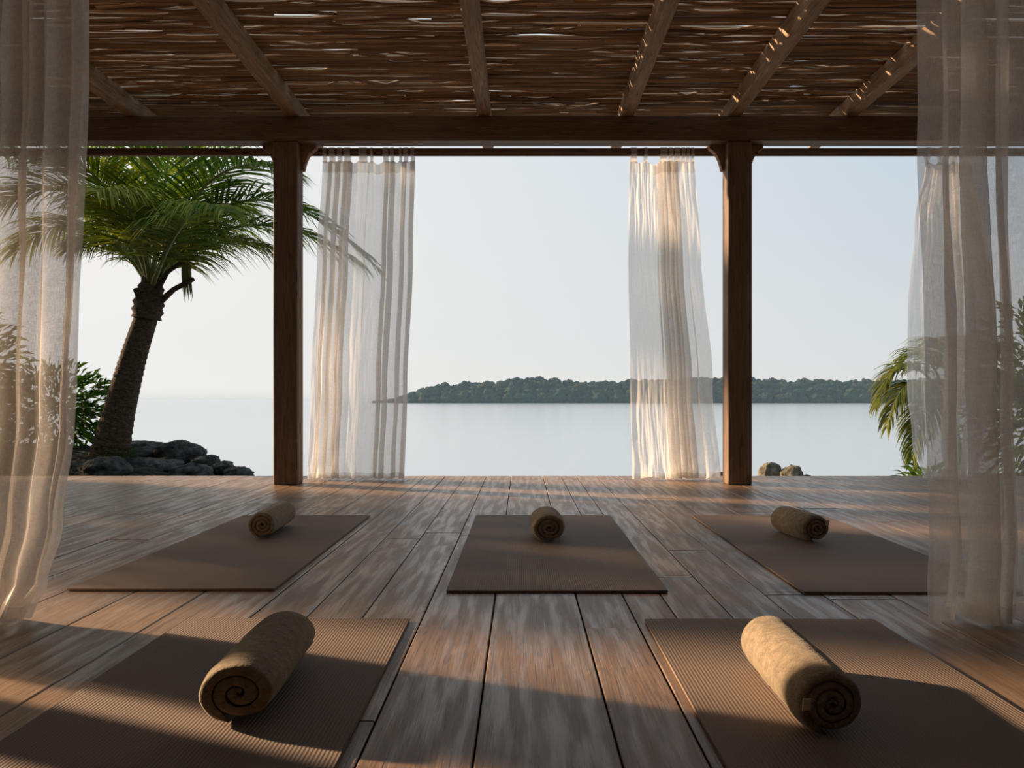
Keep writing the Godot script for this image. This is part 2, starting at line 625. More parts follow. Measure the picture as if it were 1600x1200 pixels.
# one pinnate frond: a rib with leaflets on both sides that droop
func frond(parent: Node, p: Array, leaf: float, pairs: int, droop: float, sd: int, tone: Color, yellow: float, from := 0.16, wide := 0.034) -> void:
	var r := RandomNumberGenerator.new()
	r.seed = sd
	var path := []
	var radii := []
	for k in 15:
		var t := k / 14.0
		path.append(bez(p, t))
		radii.append(lerpf(0.034, 0.004, pow(t, 0.7)) * clampf(leaf / 0.75, 0.3, 1.0))
	var g := Geo.new()
	add_tube(g, path, radii, 6)
	var rib := put("frond", g.mesh(), M.rachis, parent)
	var l := Geo.new()
	for k in pairs:
		var t := lerpf(from, 0.995, (k + r.randf() * 0.6) / pairs)
		var c := bez(p, t)
		var tan := (bez(p, minf(t + 0.02, 1.0)) - bez(p, t - 0.02)).normalized()
		var side := tan.cross(Vector3.UP)
		side = side.normalized() if side.length() > 0.15 else Vector3(1, 0, 0.2).normalized()
		var up := side.cross(tan).normalized()
		var prof := leaf * (0.45 + 0.55 * sin(PI * clampf(0.12 + t * 0.80, 0.0, 1.0))) * (1.0 - 0.45 * pow(t, 6.0))
		for s in [-1.0, 1.0]:
			var lean := lerpf(0.40, 1.05, t) + r.randf_range(-0.10, 0.10)
			var dir: Vector3 = (side * s * cos(lean) + tan * sin(lean) + up * r.randf_range(0.05, 0.40)).normalized()
			var ln := prof * r.randf_range(0.85, 1.1)
			var wv := tan.cross(dir).cross(dir).normalized()
			wv = (wv + up * r.randf_range(-0.5, 0.5)).normalized()
			var y := clampf(yellow + r.randf_range(-0.25, 0.3), 0.0, 1.0)
			l.tint = tone.lerp(Color(0.46, 0.38, 0.07), y) * r.randf_range(0.75, 1.2)
			l.tint.a = 1.0
			var prev := -1
			var prev2 := -1
			var pos := c
			var dd := dir
			for q in 5:
				var f := q / 4.0
				var w: float = wide * [0.35, 1.0, 0.9, 0.55, 0.04][q] * 0.5
				var a := l.vert(pos - wv * w, Vector2(0, f))
				var b := l.vert(pos + wv * w, Vector2(1, f))
				if prev >= 0: l.quad(prev, prev2, b, a)
				prev = a; prev2 = b
				dd = (dd + Vector3.DOWN * droop * (0.25 + f)).normalized()
				pos += dd * ln / 4.0
	put("leaflets", l.mesh(), M.leaf, rib)

func trunk_mesh(pts: Array, radii: Array, rings: int) -> ArrayMesh:
	var g := Geo.new()
	var path := []
	var rad := []
	var N := rings * 4
	var cv := Curve3D.new()
	for p in pts: cv.add_point(p)
	for k in pts.size():
		var t: Vector3 = (pts[min(k + 1, pts.size() - 1)] - pts[max(k - 1, 0)]) / 6.0
		cv.set_point_in(k, -t); cv.set_point_out(k, t)
	for k in N + 1:
		var f := float(k) / N * (pts.size() - 1)
		path.append(cv.samplef(f))
		var i := mini(int(f), pts.size() - 2)
		var rr := lerpf(radii[i], radii[i + 1], f - i)
		rad.append(rr * (1.0 + [0.022, 0.010, -0.004, -0.016][k % 4] + 0.012 * sin(k * 1.7)))
	add_tube(g, path, rad, 18)
	return g.mesh()

# leafy shrub: stems and a cloud of lance leaves
func shrub(called: String, where: Vector3, r: Vector3, leaves: int, ll: float, lw: float, tone: Color, sd: int, label: String, group := "") -> Node3D:
	var o := base(called, where)
	tag(o, label, "shrub", group)
	var rr := RandomNumberGenerator.new()
	rr.seed = sd
	for k in 6:
		var g := Geo.new()
		var a := rr.randf() * TAU
		var e := Vector3(cos(a) * r.x * 0.6, r.y * rr.randf_range(1.0, 1.5), sin(a) * r.z * 0.6)
		add_tube(g, [Vector3(cos(a) * 0.04, -0.05, sin(a) * 0.04), e * 0.5 + Vector3(0, r.y * 0.1, 0), e], [0.022, 0.015, 0.006], 6)
		put("stem", g.mesh(), M.bark, o)
	var l := Geo.new()
	for k in leaves:
		var q := Vector3(rr.randfn(), rr.randfn(), rr.randfn()).normalized()
		var rad := pow(rr.randf(), 0.4)
		var c := Vector3(q.x * r.x, r.y + q.y * r.y, q.z * r.z) * Vector3(rad, 1, rad)
		c.y = r.y + q.y * r.y * rad
		var dir := (q * Vector3(1, 0.6, 1) + Vector3(0, 0.25, 0) + Vector3(rr.randfn(), rr.randfn(), rr.randfn()) * 0.35).normalized()
		var w := dir.cross(Vector3(rr.randfn(), rr.randfn(), rr.randfn())).normalized()
		l.tint = tone * rr.randf_range(0.6, 1.4)
		l.tint.a = 1.0
		var ln := ll * rr.randf_range(0.7, 1.3)
		var droop := Vector3.DOWN * ln * 0.25
		var a0 := l.vert(c, Vector2(0, 0))
		var a1 := l.vert(c + dir * ln * 0.5 - w * lw, Vector2(0, 0.5))
		var a2 := l.vert(c + dir * ln * 0.5 + w * lw, Vector2(1, 0.5))
		var a3 := l.vert(c + dir * ln + droop, Vector2(0, 1))
		l.tri(a0, a2, a1); l.tri(a1, a2, a3)
	var lv := put("foliage", l.mesh(), M.leaf, o)
	lv.set_meta("kind", "stuff")
	return o

# lumpy rock
func boulder(mid: Vector3, r: Vector3, sd: int, m: Material, label: String, turn := 0.0) -> void:
	var nz := noise(FastNoiseLite.TYPE_SIMPLEX_SMOOTH, 1.0, sd, 4)
	var g := Geo.new()
	var rows := []
	var uvs := []
	for j in 19:
		var a := PI * j / 18.0
		var row := []
		var u := []
		for i in 29:
			var b := TAU * i / 28.0
			var q := Vector3(sin(a) * cos(b), cos(a), sin(a) * sin(b))
			var k := 1.0 + 0.30 * nz.get_noise_3dv(q * 0.9) + 0.14 * nz.get_noise_3dv(q * 2.6 + Vector3(9, 0, 0))
			row.append(q * k * r)
			u.append(Vector2(b, a))
		rows.append(row); uvs.append(u)
	add_grid(g, rows, uvs, false)
	var o := put("boulder", g.mesh(), m)
	o.position = mid
	o.rotation.y = turn
	tag(o, label, "rock", "shore rocks")

func land(x: float, z: float, nz: FastNoiseLite) -> float:
	var d := -z
	var h := -2.2
	# left bank beside and beyond the deck: [x, height]
	var tab := [[-18.0, 0.0], [-6.5, 0.0], [-5.2, -0.05], [-4.73, -0.11], [-4.27, -0.20], [-3.88, -0.32], [-3.58, -0.44], [-3.2, -0.56], [-2.4, -2.2], [20.0, -2.2]]
	var top := -2.2
	for k in range(1, tab.size()):
		if x <= tab[k][0]:
			top = lerpf(tab[k - 1][1], tab[k][1], (x - tab[k - 1][0]) / (tab[k][0] - tab[k - 1][0]))
			break
	var back := lerpf(-2.2, top, smoothstep(13.2, 10.6, d))
	var open := smoothstep(-6.2, -4.9, x)
	h = maxf(h, lerpf(back, lerpf(-0.7, back, smoothstep(6.8, 9.6, d)), open) if top > -2.1 else -2.2)
	# right bank
	var rb := smoothstep(3.7, 5.2, x) * smoothstep(12.5, 9.5, d)
	h = maxf(h, lerpf(-2.2, -0.30, rb))
	var spit := exp(-pow((x - 3.0) / 0.8, 2.0) - pow((d - 9.9) / 0.8, 2.0))
	h = maxf(h, lerpf(-2.2, -0.55, spit))
	if absf(x) < 4.75 and d < 6.3: h = minf(h, -0.45)
	return h + (0.14 * nz.get_noise_2d(x * 0.6, z * 0.6) + 0.10 * nz.get_noise_2d(x * 2.2, z * 2.2)) * smoothstep(-2.1, -0.6, h)

func _ready() -> void:
	rng.seed = 11
	# ---- camera
	var cam := Camera3D.new()
	cam.name = "camera"
	cam.near = 0.05
	cam.far = 5000.0
	cam.projection = Camera3D.PROJECTION_FRUSTUM
	cam.size = 1200.0 / F * cam.near
	cam.frustum_offset = Vector2((800.0 - CX) / F, (CY - 600.0) / F) * cam.near
	add_child(cam)
	cam.position = Vector3(0, EYE, 0)
	cam.current = true
	# ---- sky, exposure
	var env := Environment.new()
	env.background_mode = Environment.BG_SKY
	var sk := ProceduralSkyMaterial.new()
	sk.sky_top_color = Color(0.62, 0.775, 0.895)
	sk.sky_horizon_color = Color(0.885, 0.878, 0.862)
	sk.sky_curve = 0.30
	sk.ground_horizon_color = Color(0.885, 0.878, 0.862)
	sk.ground_bottom_color = Color(0.40, 0.44, 0.46)
	sk.sun_angle_max = 90.0
	sk.sun_curve = 1.45
	var sky := Sky.new()
	sky.sky_material = sk
	env.sky = sky
	env.tonemap_mode = Environment.TONE_MAPPER_LINEAR
	env.tonemap_exposure = 1.0
	env.sdfgi_enabled = true
	env.ssao_enabled = true
	env.ssil_enabled = true
	env.volumetric_fog_enabled = true
	env.volumetric_fog_density = 0.0
	var we := WorldEnvironment.new()
	we.name = "environment"
	we.environment = env
	add_child(we)
	# ---- sun: low, from the left and a little ahead
	var to_sun := Vector3(-0.92, 0.0, -0.39).normalized() * cos(deg_to_rad(17.0)) + Vector3(0, sin(deg_to_rad(17.0)), 0)
	var sun := DirectionalLight3D.new()
	sun.name = "sun"
	add_child(sun)
	sun.look_at_from_position(to_sun * 50.0, Vector3.ZERO, Vector3.UP)
	sun.light_color = Color(1.0, 0.86, 0.71)
	sun.light_energy = 3.7
	sun.light_angular_distance = 1.6
	sun.shadow_enabled = true
	sun.sky_mode = DirectionalLight3D.SKY_MODE_LIGHT_ONLY
	var glow := DirectionalLight3D.new()   # the bright air round the sun, as the sky shows it
	glow.name = "sun_air"
	add_child(glow)
	glow.look_at_from_position(to_sun * 50.0, Vector3.ZERO, Vector3.UP)
	glow.light_color = Color(1.0, 0.985, 0.965)
	glow.light_energy = 0.97
	glow.shadow_enabled = true
	glow.sky_mode = DirectionalLight3D.SKY_MODE_SKY_ONLY

	make_materials()
	build_sea_and_land()
	build_deck()
	build_frame()
	build_roof()
	build_mats_and_towels()
	build_curtains()
	build_plants()

# ------------------------------------------------------------------ the place
func build_sea_and_land() -> void:
	var g := Geo.new()
	var SEA := -1.45
	var rows := []
	var uvs := []
	var zs := [4.0, -4.0, -12.0, -30.0, -80.0, -200.0, -500.0, -1200.0, -4000.0]
	for z in zs:
		var r := []
		var u := []
		for i in 13:
			var x := (i - 6) / 6.0 * maxf(60.0, -z * 1.5)
			r.append(Vector3(x, SEA, z))
			u.append(Vector2(x / 14.0, z / 5.0))
		rows.append(r); uvs.append(u)
	add_grid(g, rows, uvs, true)
	var sea := put("sea", g.mesh(), M.sea)
	tag(sea, "calm pale blue sea beyond the deck", "sea", "", "structure")
	# banks of the shore
	var nz := noise(FastNoiseLite.TYPE_SIMPLEX_SMOOTH, 1.0, 5, 4)
	var lg := Geo.new()
	var lr := []
	var lu := []
	for j in 81:
		var z := lerpf(-15.0, 4.0, j / 80.0)
		var r := []
		var u := []
		for i in 129:
			var x := lerpf(-18.0, 14.0, i / 128.0)
			r.append(Vector3(x, land(x, z, nz), z))
			u.append(Vector2(x, z))
		lr.append(r); lu.append(u)
	add_grid(lg, lr, lu)
	var sh := put("shore_ground", lg.mesh(), M.soil)
	tag(sh, "dark rocky shore beside the deck", "ground", "", "structure")
	# wooded island: land under the trees, trees as parts
	var D := 455.0
	var isl := base("wooded_island", Vector3(0, SEA, -D))
	tag(isl, "long low wooded island across the water", "island")
	var prof := [[575, 0.5], [600, 5], [640, 17], [670, 25], [700, 27], [730, 29], [770, 32], [805, 37], [840, 39], [870, 34], [910, 31], [960, 31], [1000, 34], [1060, 36], [1120, 39], [1200, 38], [1260, 34], [1320, 33], [1400, 33], [1500, 36], [1600, 34], [1750, 30], [1900, 4]]
	var height := func(px: float) -> float:
		for k in range(1, prof.size()):
			if px <= prof[k][0]: return lerpf(prof[k - 1][1], prof[k][1], (px - prof[k - 1][0]) / float(prof[k][0] - prof[k - 1][0])) / F * D
		return 0.0
	var tr := RandomNumberGenerator.new()
	tr.seed = 77
	var ig := Geo.new()
	var ir := []
	var iu := []
	ig.tint = Color(0.018, 0.03, 0.02)
	for j in 9:
		var r := []
		var u := []
		for i in 140:
			var px := lerpf(570.0, 1905.0, i / 139.0)
			var f := j / 8.0
			var h: float = height.call(px) * 0.80 * sin(f * PI * 0.5) if j < 8 else -2.0
			r.append(Vector3((px - CX) / F * D, h + (tr.randf() - 0.5) * 0.8 * f, -f * 40.0))
			u.append(Vector2(i, j))
		ir.append(r); iu.append(u)
	add_grid(ig, ir, iu, true)
	put("woodland_floor", ig.mesh(), M.tree, isl)
	var kinds := []
	for k in 5:
		var nb := noise(FastNoiseLite.TYPE_SIMPLEX_SMOOTH, 1.0, 200 + k, 3)
		var tg := Geo.new()
		var tone := [Color(0.022, 0.042, 0.022), Color(0.030, 0.050, 0.022), Color(0.020, 0.036, 0.024), Color(0.036, 0.046, 0.024), Color(0.025, 0.046, 0.028)][k] as Color
		var rows2 := []
		var uv2 := []
		for j in 15:
			var a := PI * j / 14.0
			var rr := []
			var ru := []
			for i in 23:
				var b := TAU * (i % 22) / 22.0
				var q := Vector3(sin(a) * cos(b), cos(a), sin(a) * sin(b))
				rr.append(q * (1.0 + 0.45 * nb.get_noise_3dv(q * 2.0) + 0.30 * nb.get_noise_3dv(q * 5.0)))
				ru.append(Vector2(i, j))
			rows2.append(rr); uv2.append(ru)
		tg.tint = tone
		add_grid(tg, rows2, uv2)
		kinds.append(tg.mesh())
	for row in 4:
		for i in 72:
			var px := lerpf(582.0, 1780.0, (i + tr.randf()) / 72.0)
			var f := [0.03, 0.20, 0.45, 0.8][row] as float
			var full: float = height.call(px)
			var s := tr.randf_range(2.1, 3.6) * clampf(full / 9.0, 0.35, 1.0)
			var y: float = full * [0.14, 0.42, 0.68, 0.90][row] + tr.randf_range(-0.5, 0.5)
			var t := put("tree", kinds[tr.randi() % 5], M.tree, isl)
			t.position = Vector3((px - CX) / F * D, maxf(y, s * 0.55), -f * 40.0)
			t.scale = Vector3(s * 1.15, s * tr.randf_range(0.8, 1.05), s)
			t.rotation.y = tr.randf() * TAU
	# the many smaller crowns between the big ones
	for kind in 2:
		var mm := MultiMesh.new()
		mm.transform_format = MultiMesh.TRANSFORM_3D
		mm.mesh = kinds[kind * 2]
		mm.instance_count = 700
		for i in 700:
			var px := lerpf(580.0, 1790.0, tr.randf())
			var f := tr.randf()
			var full: float = height.call(px)
			var s := tr.randf_range(0.8, 1.7) * clampf(full / 9.0, 0.4, 1.0)
			var y := full * lerpf(0.06, 0.97, sin(f * PI * 0.5)) + tr.randf_range(-0.3, 0.5)
			var b := Basis(Vector3.UP, tr.randf() * TAU).scaled(Vector3(s * 1.3, s, s * 1.2))
			mm.set_instance_transform(i, Transform3D(b, Vector3((px - CX) / F * D, maxf(y, s * 0.6), 1.5 - f * 36.0)))
		var mi := MultiMeshInstance3D.new()
		mi.name = "undergrowth"
		mi.multimesh = mm
		mi.material_override = M.tree
		mi.set_meta("kind", "stuff")
		isl.add_child(mi, true)
	# morning haze over the far water
	var fog := FogVolume.new()
	fog.name = "sea_haze"
	fog.shape = RenderingServer.FOG_VOLUME_SHAPE_BOX
	fog.size = Vector3(1600, 36, 330)
	fog.position = Vector3(60, 17.0, -275)
	var fm := FogMaterial.new()
	fm.density = 0.0004
	fm.albedo = Color(0.72, 0.87, 1.0)
	fog.material = fm
	add_child(fog)
	tag(fog, "thin morning haze over the far water", "haze", "", "stuff")

func build_deck() -> void:
	var fl := base("floor")
	tag(fl, "weathered wooden plank deck", "floor", "", "structure")
	var bed := Geo.new()
	add_box(bed, Vector3(0, -0.11, -2.0), Vector3(9.4, 0.16, 8.1), 0.0)
	put("underlay", bed.mesh(), M.wall, fl)
	var x := -4.72
	var seams := [-4.72]
	# seams read off the photograph in the middle, evenly varied elsewhere
	while x < -1.05:
		x += rng.randf_range(0.15, 0.21)
		seams.append(x)
	for s in [-0.855, -0.70, -0.555, -0.41, -0.255, -0.075, 0.155, 0.29, 0.40, 0.545, 0.70]:
		if s - seams[seams.size() - 1] > 0.1: seams.append(s)
	x = 0.70
	while x < 4.6:
		x += rng.randf_range(0.15, 0.21)
		seams.append(x)
	for k in seams.size() - 1:
		var a: float = seams[k] + 0.0018
		var b: float = seams[k + 1] - 0.0018
		var z := -6.1
		var first := true
		while z < 2.0:
			var l := rng.randf_range(2.0, 3.6)
			if first: l = rng.randf_range(0.9, 3.6)
			first = false
			var z1 := minf(z + l, 2.0)
			if 2.0 - z1 < 0.4: z1 = 2.0
			var g := Geo.new()
			var lift := rng.randf_range(-0.0012, 0.0)
			add_box(g, Vector3.ZERO, Vector3(b - a, 0.03, z1 - z - 0.003), 0.0022, 2, Basis(Vector3(0, 0, 1), rng.randf_range(-0.003, 0.003)), Vector2(rng.randf() * 9.0, rng.randf() * 9.0))
			var o := put("plank", g.mesh(), M["plank%d" % (rng.randi() % 4)], fl)
			o.position = Vector3((a + b) / 2, -0.0155 + lift, (z + z1) / 2)
			z = z1
	var fs := Geo.new()
	add_box(fs, Vector3(0, -0.14, -6.075), Vector3(9.44, 0.20, 0.03), 0.003, 0)
	put("fascia_board", fs.mesh(), M.wall, fl)

func wall(called: String, mid: Vector3, size: Vector3, along: int, label: String) -> void:
	var o := base(called, mid)
	tag(o, label, "wall", "", "structure")
	var n := int(round(size.y / 0.19))
	for k in n:
		var g := Geo.new()
		var s := size
		s.y = size.y / n + 0.002
		add_box(g, Vector3(0, 0, 0), s, 0.004, along, Basis(), Vector2(rng.randf() * 9, rng.randf() * 9))
		var b := put("board", g.mesh(), M.wall, o)
		b.position = Vector3(0, -size.y / 2 + (k + 0.5) * size.y / n, 0)

func build_frame() -> void:
	var PF := 5.45   # front of the sea-side posts
	var H := 2.253   # underside of the beams
	var posts := [
		[-1.549, PF, "dark wooden post to the left of the gathered linen curtain"],
		[1.431, PF, "dark wooden post between the rightmost bay and the centre bay"],
		[-4.45, PF, "outer post at the far left corner of the deck"],
		[4.40, PF, "outer post at the far right corner of the deck"],
		[-2.2, 1.90, "near post behind the left foreground curtain"],
		[2.2, 1.90, "near post behind the right foreground curtain"],
		[-4.45, 1.90, "outer post halfway along the left side"],
		[4.40, 1.90, "outer post halfway along the right side"]]
	for p in posts:
		var o := base("post", Vector3(p[0], 0.0, -(p[1] + 0.075)))
		tag(o, p[2], "post", "pavilion posts")
		var g := Geo.new()
		add_box(g, Vector3(0, H / 2, 0), Vector3(0.158, H, 0.15), 0.006, 1, Basis(), Vector2(rng.randf() * 5.0, rng.randf() * 5.0))
		put("shaft", g.mesh(), M.timber, o)
		if p[1] == PF:
			for s in [-1.0, 1.0]:
				var b := put("knee_brace", curve_brace(s, 0.10, 0.165, 0.05), M.rafter, o)
				b.position = Vector3(s * 0.079, H, -0.045)
	timber("cross_beam", Vector3(0, H + 0.0815, -(PF + 0.055)), Vector3(9.3, 0.163, 0.13), 0, M.timber, "dark wooden beam above the two sea-side posts", "beam")
	timber("cross_beam", Vector3(0, H + 0.0815, -1.99), Vector3(9.3, 0.163, 0.13), 0, M.timber, "dark beam over the near curtains", "beam")
	for s in [-1.0, 1.0]:
		timber("side_beam", Vector3(4.43 * s, H + 0.07, -2.0), Vector3(0.12, 0.14, 7.0), 2, M.timber, "dark beam along the %s side under the roof" % ("left" if s < 0 else "right"), "beam")
	timber("curtain_rail", Vector3(0, 2.283, -5.80), Vector3(9.3, 0.05, 0.04), 0, M.timber, "thin square curtain rail under the sea-side beam", "curtain rail")
	timber("curtain_rail", Vector3(0, 2.222, -2.09), Vector3(9.0, 0.05, 0.04), 0, M.timber, "square curtain rail that carries the near curtains", "curtain rail")
	# walls behind the photographer
	wall("wall_back", Vector3(0, 1.2, 2.03), Vector3(9.4, 2.5, 0.06), 0, "wooden board wall behind the viewer")
	wall("wall_left", Vector3(-4.66, 1.2, 0.0), Vector3(0.06, 2.5, 4.0), 2, "wooden board wall at the left rear")
	wall("wall_right", Vector3(4.66, 1.2, 0.0), Vector3(0.06, 2.5, 4.0), 2, "wooden board wall at the right rear")

func build_roof() -> void:
	var y := 2.416
	var xs := [[-4.1, ""], [-2.56, "leftmost rafter partly hidden by the near left curtain"], [-1.505, "rafter that meets the beam above the left post"], [-0.248, "upright-looking rafter just left of the middle of the ceiling"], [0.696, "rafter just right of the middle of the ceiling"], [1.40, "rafter that meets the beam above the right post"], [2.16, "short visible rafter at right before the near right curtain"], [3.3, ""], [4.2, ""]]
	for e in xs:
		var lab: String = e[1] if e[1] else ("outer rafter past the %s edge of the view" % ("left" if e[0] < 0 else ("right" if e[0] < 4 else "far right")))
		var o := timber("rafter", Vector3(e[0], y + 0.055, -2.07), Vector3(0.085, 0.11, 8.16), 2, M.rafter, lab, "rafter", "ceiling rafters")
	# reed ceiling: thousands of thin reeds laid across the rafters
	var ce := base("ceiling", Vector3(0, y + 0.112, 0))
	tag(ce, "thatch of thin brown reeds laid across the rafters", "ceiling", "", "structure")
	var r := RandomNumberGenerator.new()
	r.seed = 5
	var nz := noise(FastNoiseLite.TYPE_SIMPLEX_SMOOTH, 1.0, 15, 2)
	# places where the reeds have drifted apart and the sky shows
	var slits := []
	for k in 170: slits.append([r.randf_range(-3.2, 3.0), r.randf_range(-5.6, -3.5), 0.06 + 0.34 * pow(r.randf(), 2.0), r.randf_range(0.5, 1.0)])
	for layer in 2:
		var g := Geo.new()
		var z := -6.1
		while z < 2.1:
			var x := -4.8 - r.randf() * 1.5
			while x < 4.8:
				var l := r.randf_range(1.2, 3.0)
				var rad := r.randf_range(0.0065, 0.0125)
				var tone := r.randf()
				g.tint = Color(0.47, 0.325, 0.20).lerp(Color(0.22, 0.14, 0.08), tone) * r.randf_range(0.7, 1.25)
				g.tint.a = 1.0
				var path := []
				var radii := []
				var n := 20 if z < -3.3 else 7
				var skew := r.randf_range(-0.012, 0.012)
				var ph := r.randf() * 100.0
				for k in n:
					var f := float(k) / (n - 1)
					var xx := x + l * f
					var zz := z + skew * (f - 0.5) * 2.0 + 0.016 * nz.get_noise_2d(xx * 1.1, ph + 40.0)
					if z < -3.3:
						for sl in slits:
							var dz: float = zz - sl[1]
							if absf(dz) < 0.046 and absf(xx - sl[0]) < sl[2]:
								var e: float = 1.0 - pow((xx - sl[0]) / sl[2], 2.0)
								zz += (signf(dz) * 0.046 - dz) * sl[3] * minf(1.0, e * 1.6) * 0.62
					path.append(Vector3(xx, layer * 0.016 + 0.004 + 0.012 * nz.get_noise_2d(xx * 0.9, ph) + r.randf() * 0.004, zz))
					radii.append(rad * lerpf(1.1, 0.75, f))
				add_tube(g, path, radii, 5, false)
				x += l * r.randf_range(0.93, 1.03)
			z += r.randf_range(0.0135, 0.0195) if layer == 0 else r.randf_range(0.020, 0.044)
		var o := put("reed_layer", g.mesh(), M.reed, ce)
		o.set_meta("kind", "stuff")

func build_mats_and_towels() -> void:
	yoga_mat(-1.33, -0.725, 2.435, 3.98, 0, "taupe yoga mat at the back left under a small towel roll")
	yoga_mat(-0.218, 0.424, 2.41, 3.98, 1, "taupe yoga mat in the middle of the back row")
	yoga_mat(0.813, 1.44, 2.395, 3.98, 0, "taupe yoga mat at the back right beside the near right curtain")
	yoga_mat(-0.845, -0.283, 0.50, 2.104, 1, "ribbed taupe yoga mat at the front left")
	yoga_mat(0.31, 0.888, 0.50, 2.098, 0, "ribbed taupe yoga mat at the front right")
	towel(Vector2(-0.480, 1.41), Vector2(-0.497, 1.78), 0.156, 0.118, 2.6, 1, "large oval beige towel roll on the front left mat", Vector2.ZERO)
	towel(Vector2(0.508, 1.36), Vector2(0.512, 1.73), 0.126, 0.120, 3.6, 2, "beige towel roll with a pale tag on the front right mat", Vector2(-0.045, 0.058))
	towel(Vector2(-1.029, 3.30), Vector2(-1.044, 3.67), 0.128, 0.118, 3.4, 3, "beige towel roll on the back left mat", Vector2.ZERO)
	towel(Vector2(0.109, 3.21), Vector2(0.103, 3.48), 0.148, 0.122, 3.2, 4, "beige towel roll seen end on, on the middle mat", Vector2.ZERO)
	towel(Vector2(1.14, 3.21), Vector2(1.10, 3.50), 0.130, 0.120, 3.4, 5, "beige towel roll on the back right mat", Vector2(0.038, 0.078))

func rows_at(d: float, list: Array) -> Array:
	var out := []
	for e in list: out.append([at(0, e[0], d).y, at(e[1], 0, d).x, at(e[2], 0, d).x])
	out[out.size() - 1][0] = 0.004
	return out

func tabs_at(d: float, list: Array) -> Array:
	var out := []
	for e in list: out.append([at(e[0], 0, d).x, at(e[1], 0, d).x])
	return out

func build_curtains() -> void:
	var d := 5.80
	curtain(d, rows_at(d, [[252, 504, 648], [400, 495, 645], [600, 486, 637], [749, 481, 631]]),
		[[0.0, 0.2], [0.05, 0.3], [0.09, 4.5], [0.31, 4.5], [0.36, 0.3], [0.46, 0.2], [0.49, 2.2], [0.52, 0.2], [0.62, 0.2], [0.67, 4.5], [0.77, 4.5], [0.80, 0.4], [0.84, 0.4], [0.88, 4.0], [0.95, 4.0], [1.0, 0.2]], 9.0, 0.013,
		tabs_at(d, [[505, 511], [515, 524], [528, 535], [538, 548], [561, 574], [579, 583], [599, 607], [610, 616], [624, 628], [631, 638], [642, 648]]), 2.283, 0.05, 101,
		"sheer linen curtain hanging right of the left post")
	curtain(d, rows_at(d, [[252, 983, 1086], [400, 982, 1096], [600, 985, 1114], [749, 988, 1126]]),
		[[0.0, 0.1], [0.04, 0.8], [0.08, 0.1], [0.40, 0.1], [0.45, 4.2], [0.72, 4.5], [0.80, 1.2], [0.9, 1.0], [1.0, 0.2]], 7.0, 0.015,
		tabs_at(d, [[985, 995], [1006, 1011], [1031, 1042], [1044, 1051], [1053, 1062], [1064, 1070], [1072, 1077], [1079, 1084]]), 2.283, 0.05, 102,
		"bright sheer linen curtain hanging left of the right post")
	curtain(d, rows_at(d, [[254, 1446, 1520], [350, 1427, 1540], [480, 1414, 1560], [600, 1413, 1560], [690, 1424, 1540], [746, 1442, 1530]]),
		[[0.0, 0.1], [0.3, 0.6], [0.5, 1.4], [1.0, 1.0]], 5.0, 0.03,
		tabs_at(d, [[1446, 1452], [1466, 1473], [1486, 1494], [1500, 1507], [1512, 1519]]), 2.283, 0.05, 103,
		"billowing linen curtain partly behind the near right curtain", 0.04)
	d = 2.09
	# near curtains on their own rail
	curtain(d, [[2.19, -2.05, -1.075], [1.4, -2.05, -1.08], [1.0, -2.04, -1.095], [0.50, -2.02, -1.115], [0.25, -2.0, -1.15], [0.1, -1.96, -1.19], [0.004, -1.92, -1.24]],
		[[0.0, 3.0], [0.5, 4.0], [0.78, 4.5], [0.84, 5.0], [0.87, 2.0], [0.90, 5.0], [0.945, 5.0], [0.96, 0.1], [1.0, 0.1]], 15.0, 0.022,
		[[-2.04, -2.0], [-1.90, -1.86], [-1.75, -1.71], [-1.60, -1.56], [-1.45, -1.41], [-1.30, -1.26], [-1.13, -1.09]], 2.222, 0.05, 104,
		"large sheer curtain in the left foreground lit by the sun")
	curtain(d, [[2.19, 0.99, 2.0], [1.2, 0.995, 2.0], [0.60, 1.015, 2.0], [0.2, 1.025, 2.0], [0.004, 1.01, 1.98]],
		[[0.0, 0.3], [0.03, 1.6], [0.07, 0.5], [0.10, 4.0], [0.15, 4.0], [0.165, 0.2], [0.20, 0.2], [0.215, 3.0], [0.245, 0.6], [0.27, 3.0], [0.6, 2.0], [1.0, 2.0]], 14.0, 0.022,
		[[1.0, 1.04], [1.15, 1.19], [1.31, 1.35], [1.46, 1.50], [1.61, 1.65], [1.77, 1.81], [1.93, 1.97]], 2.222, 0.05, 105,
		"large sheer curtain in the right foreground in the shade")

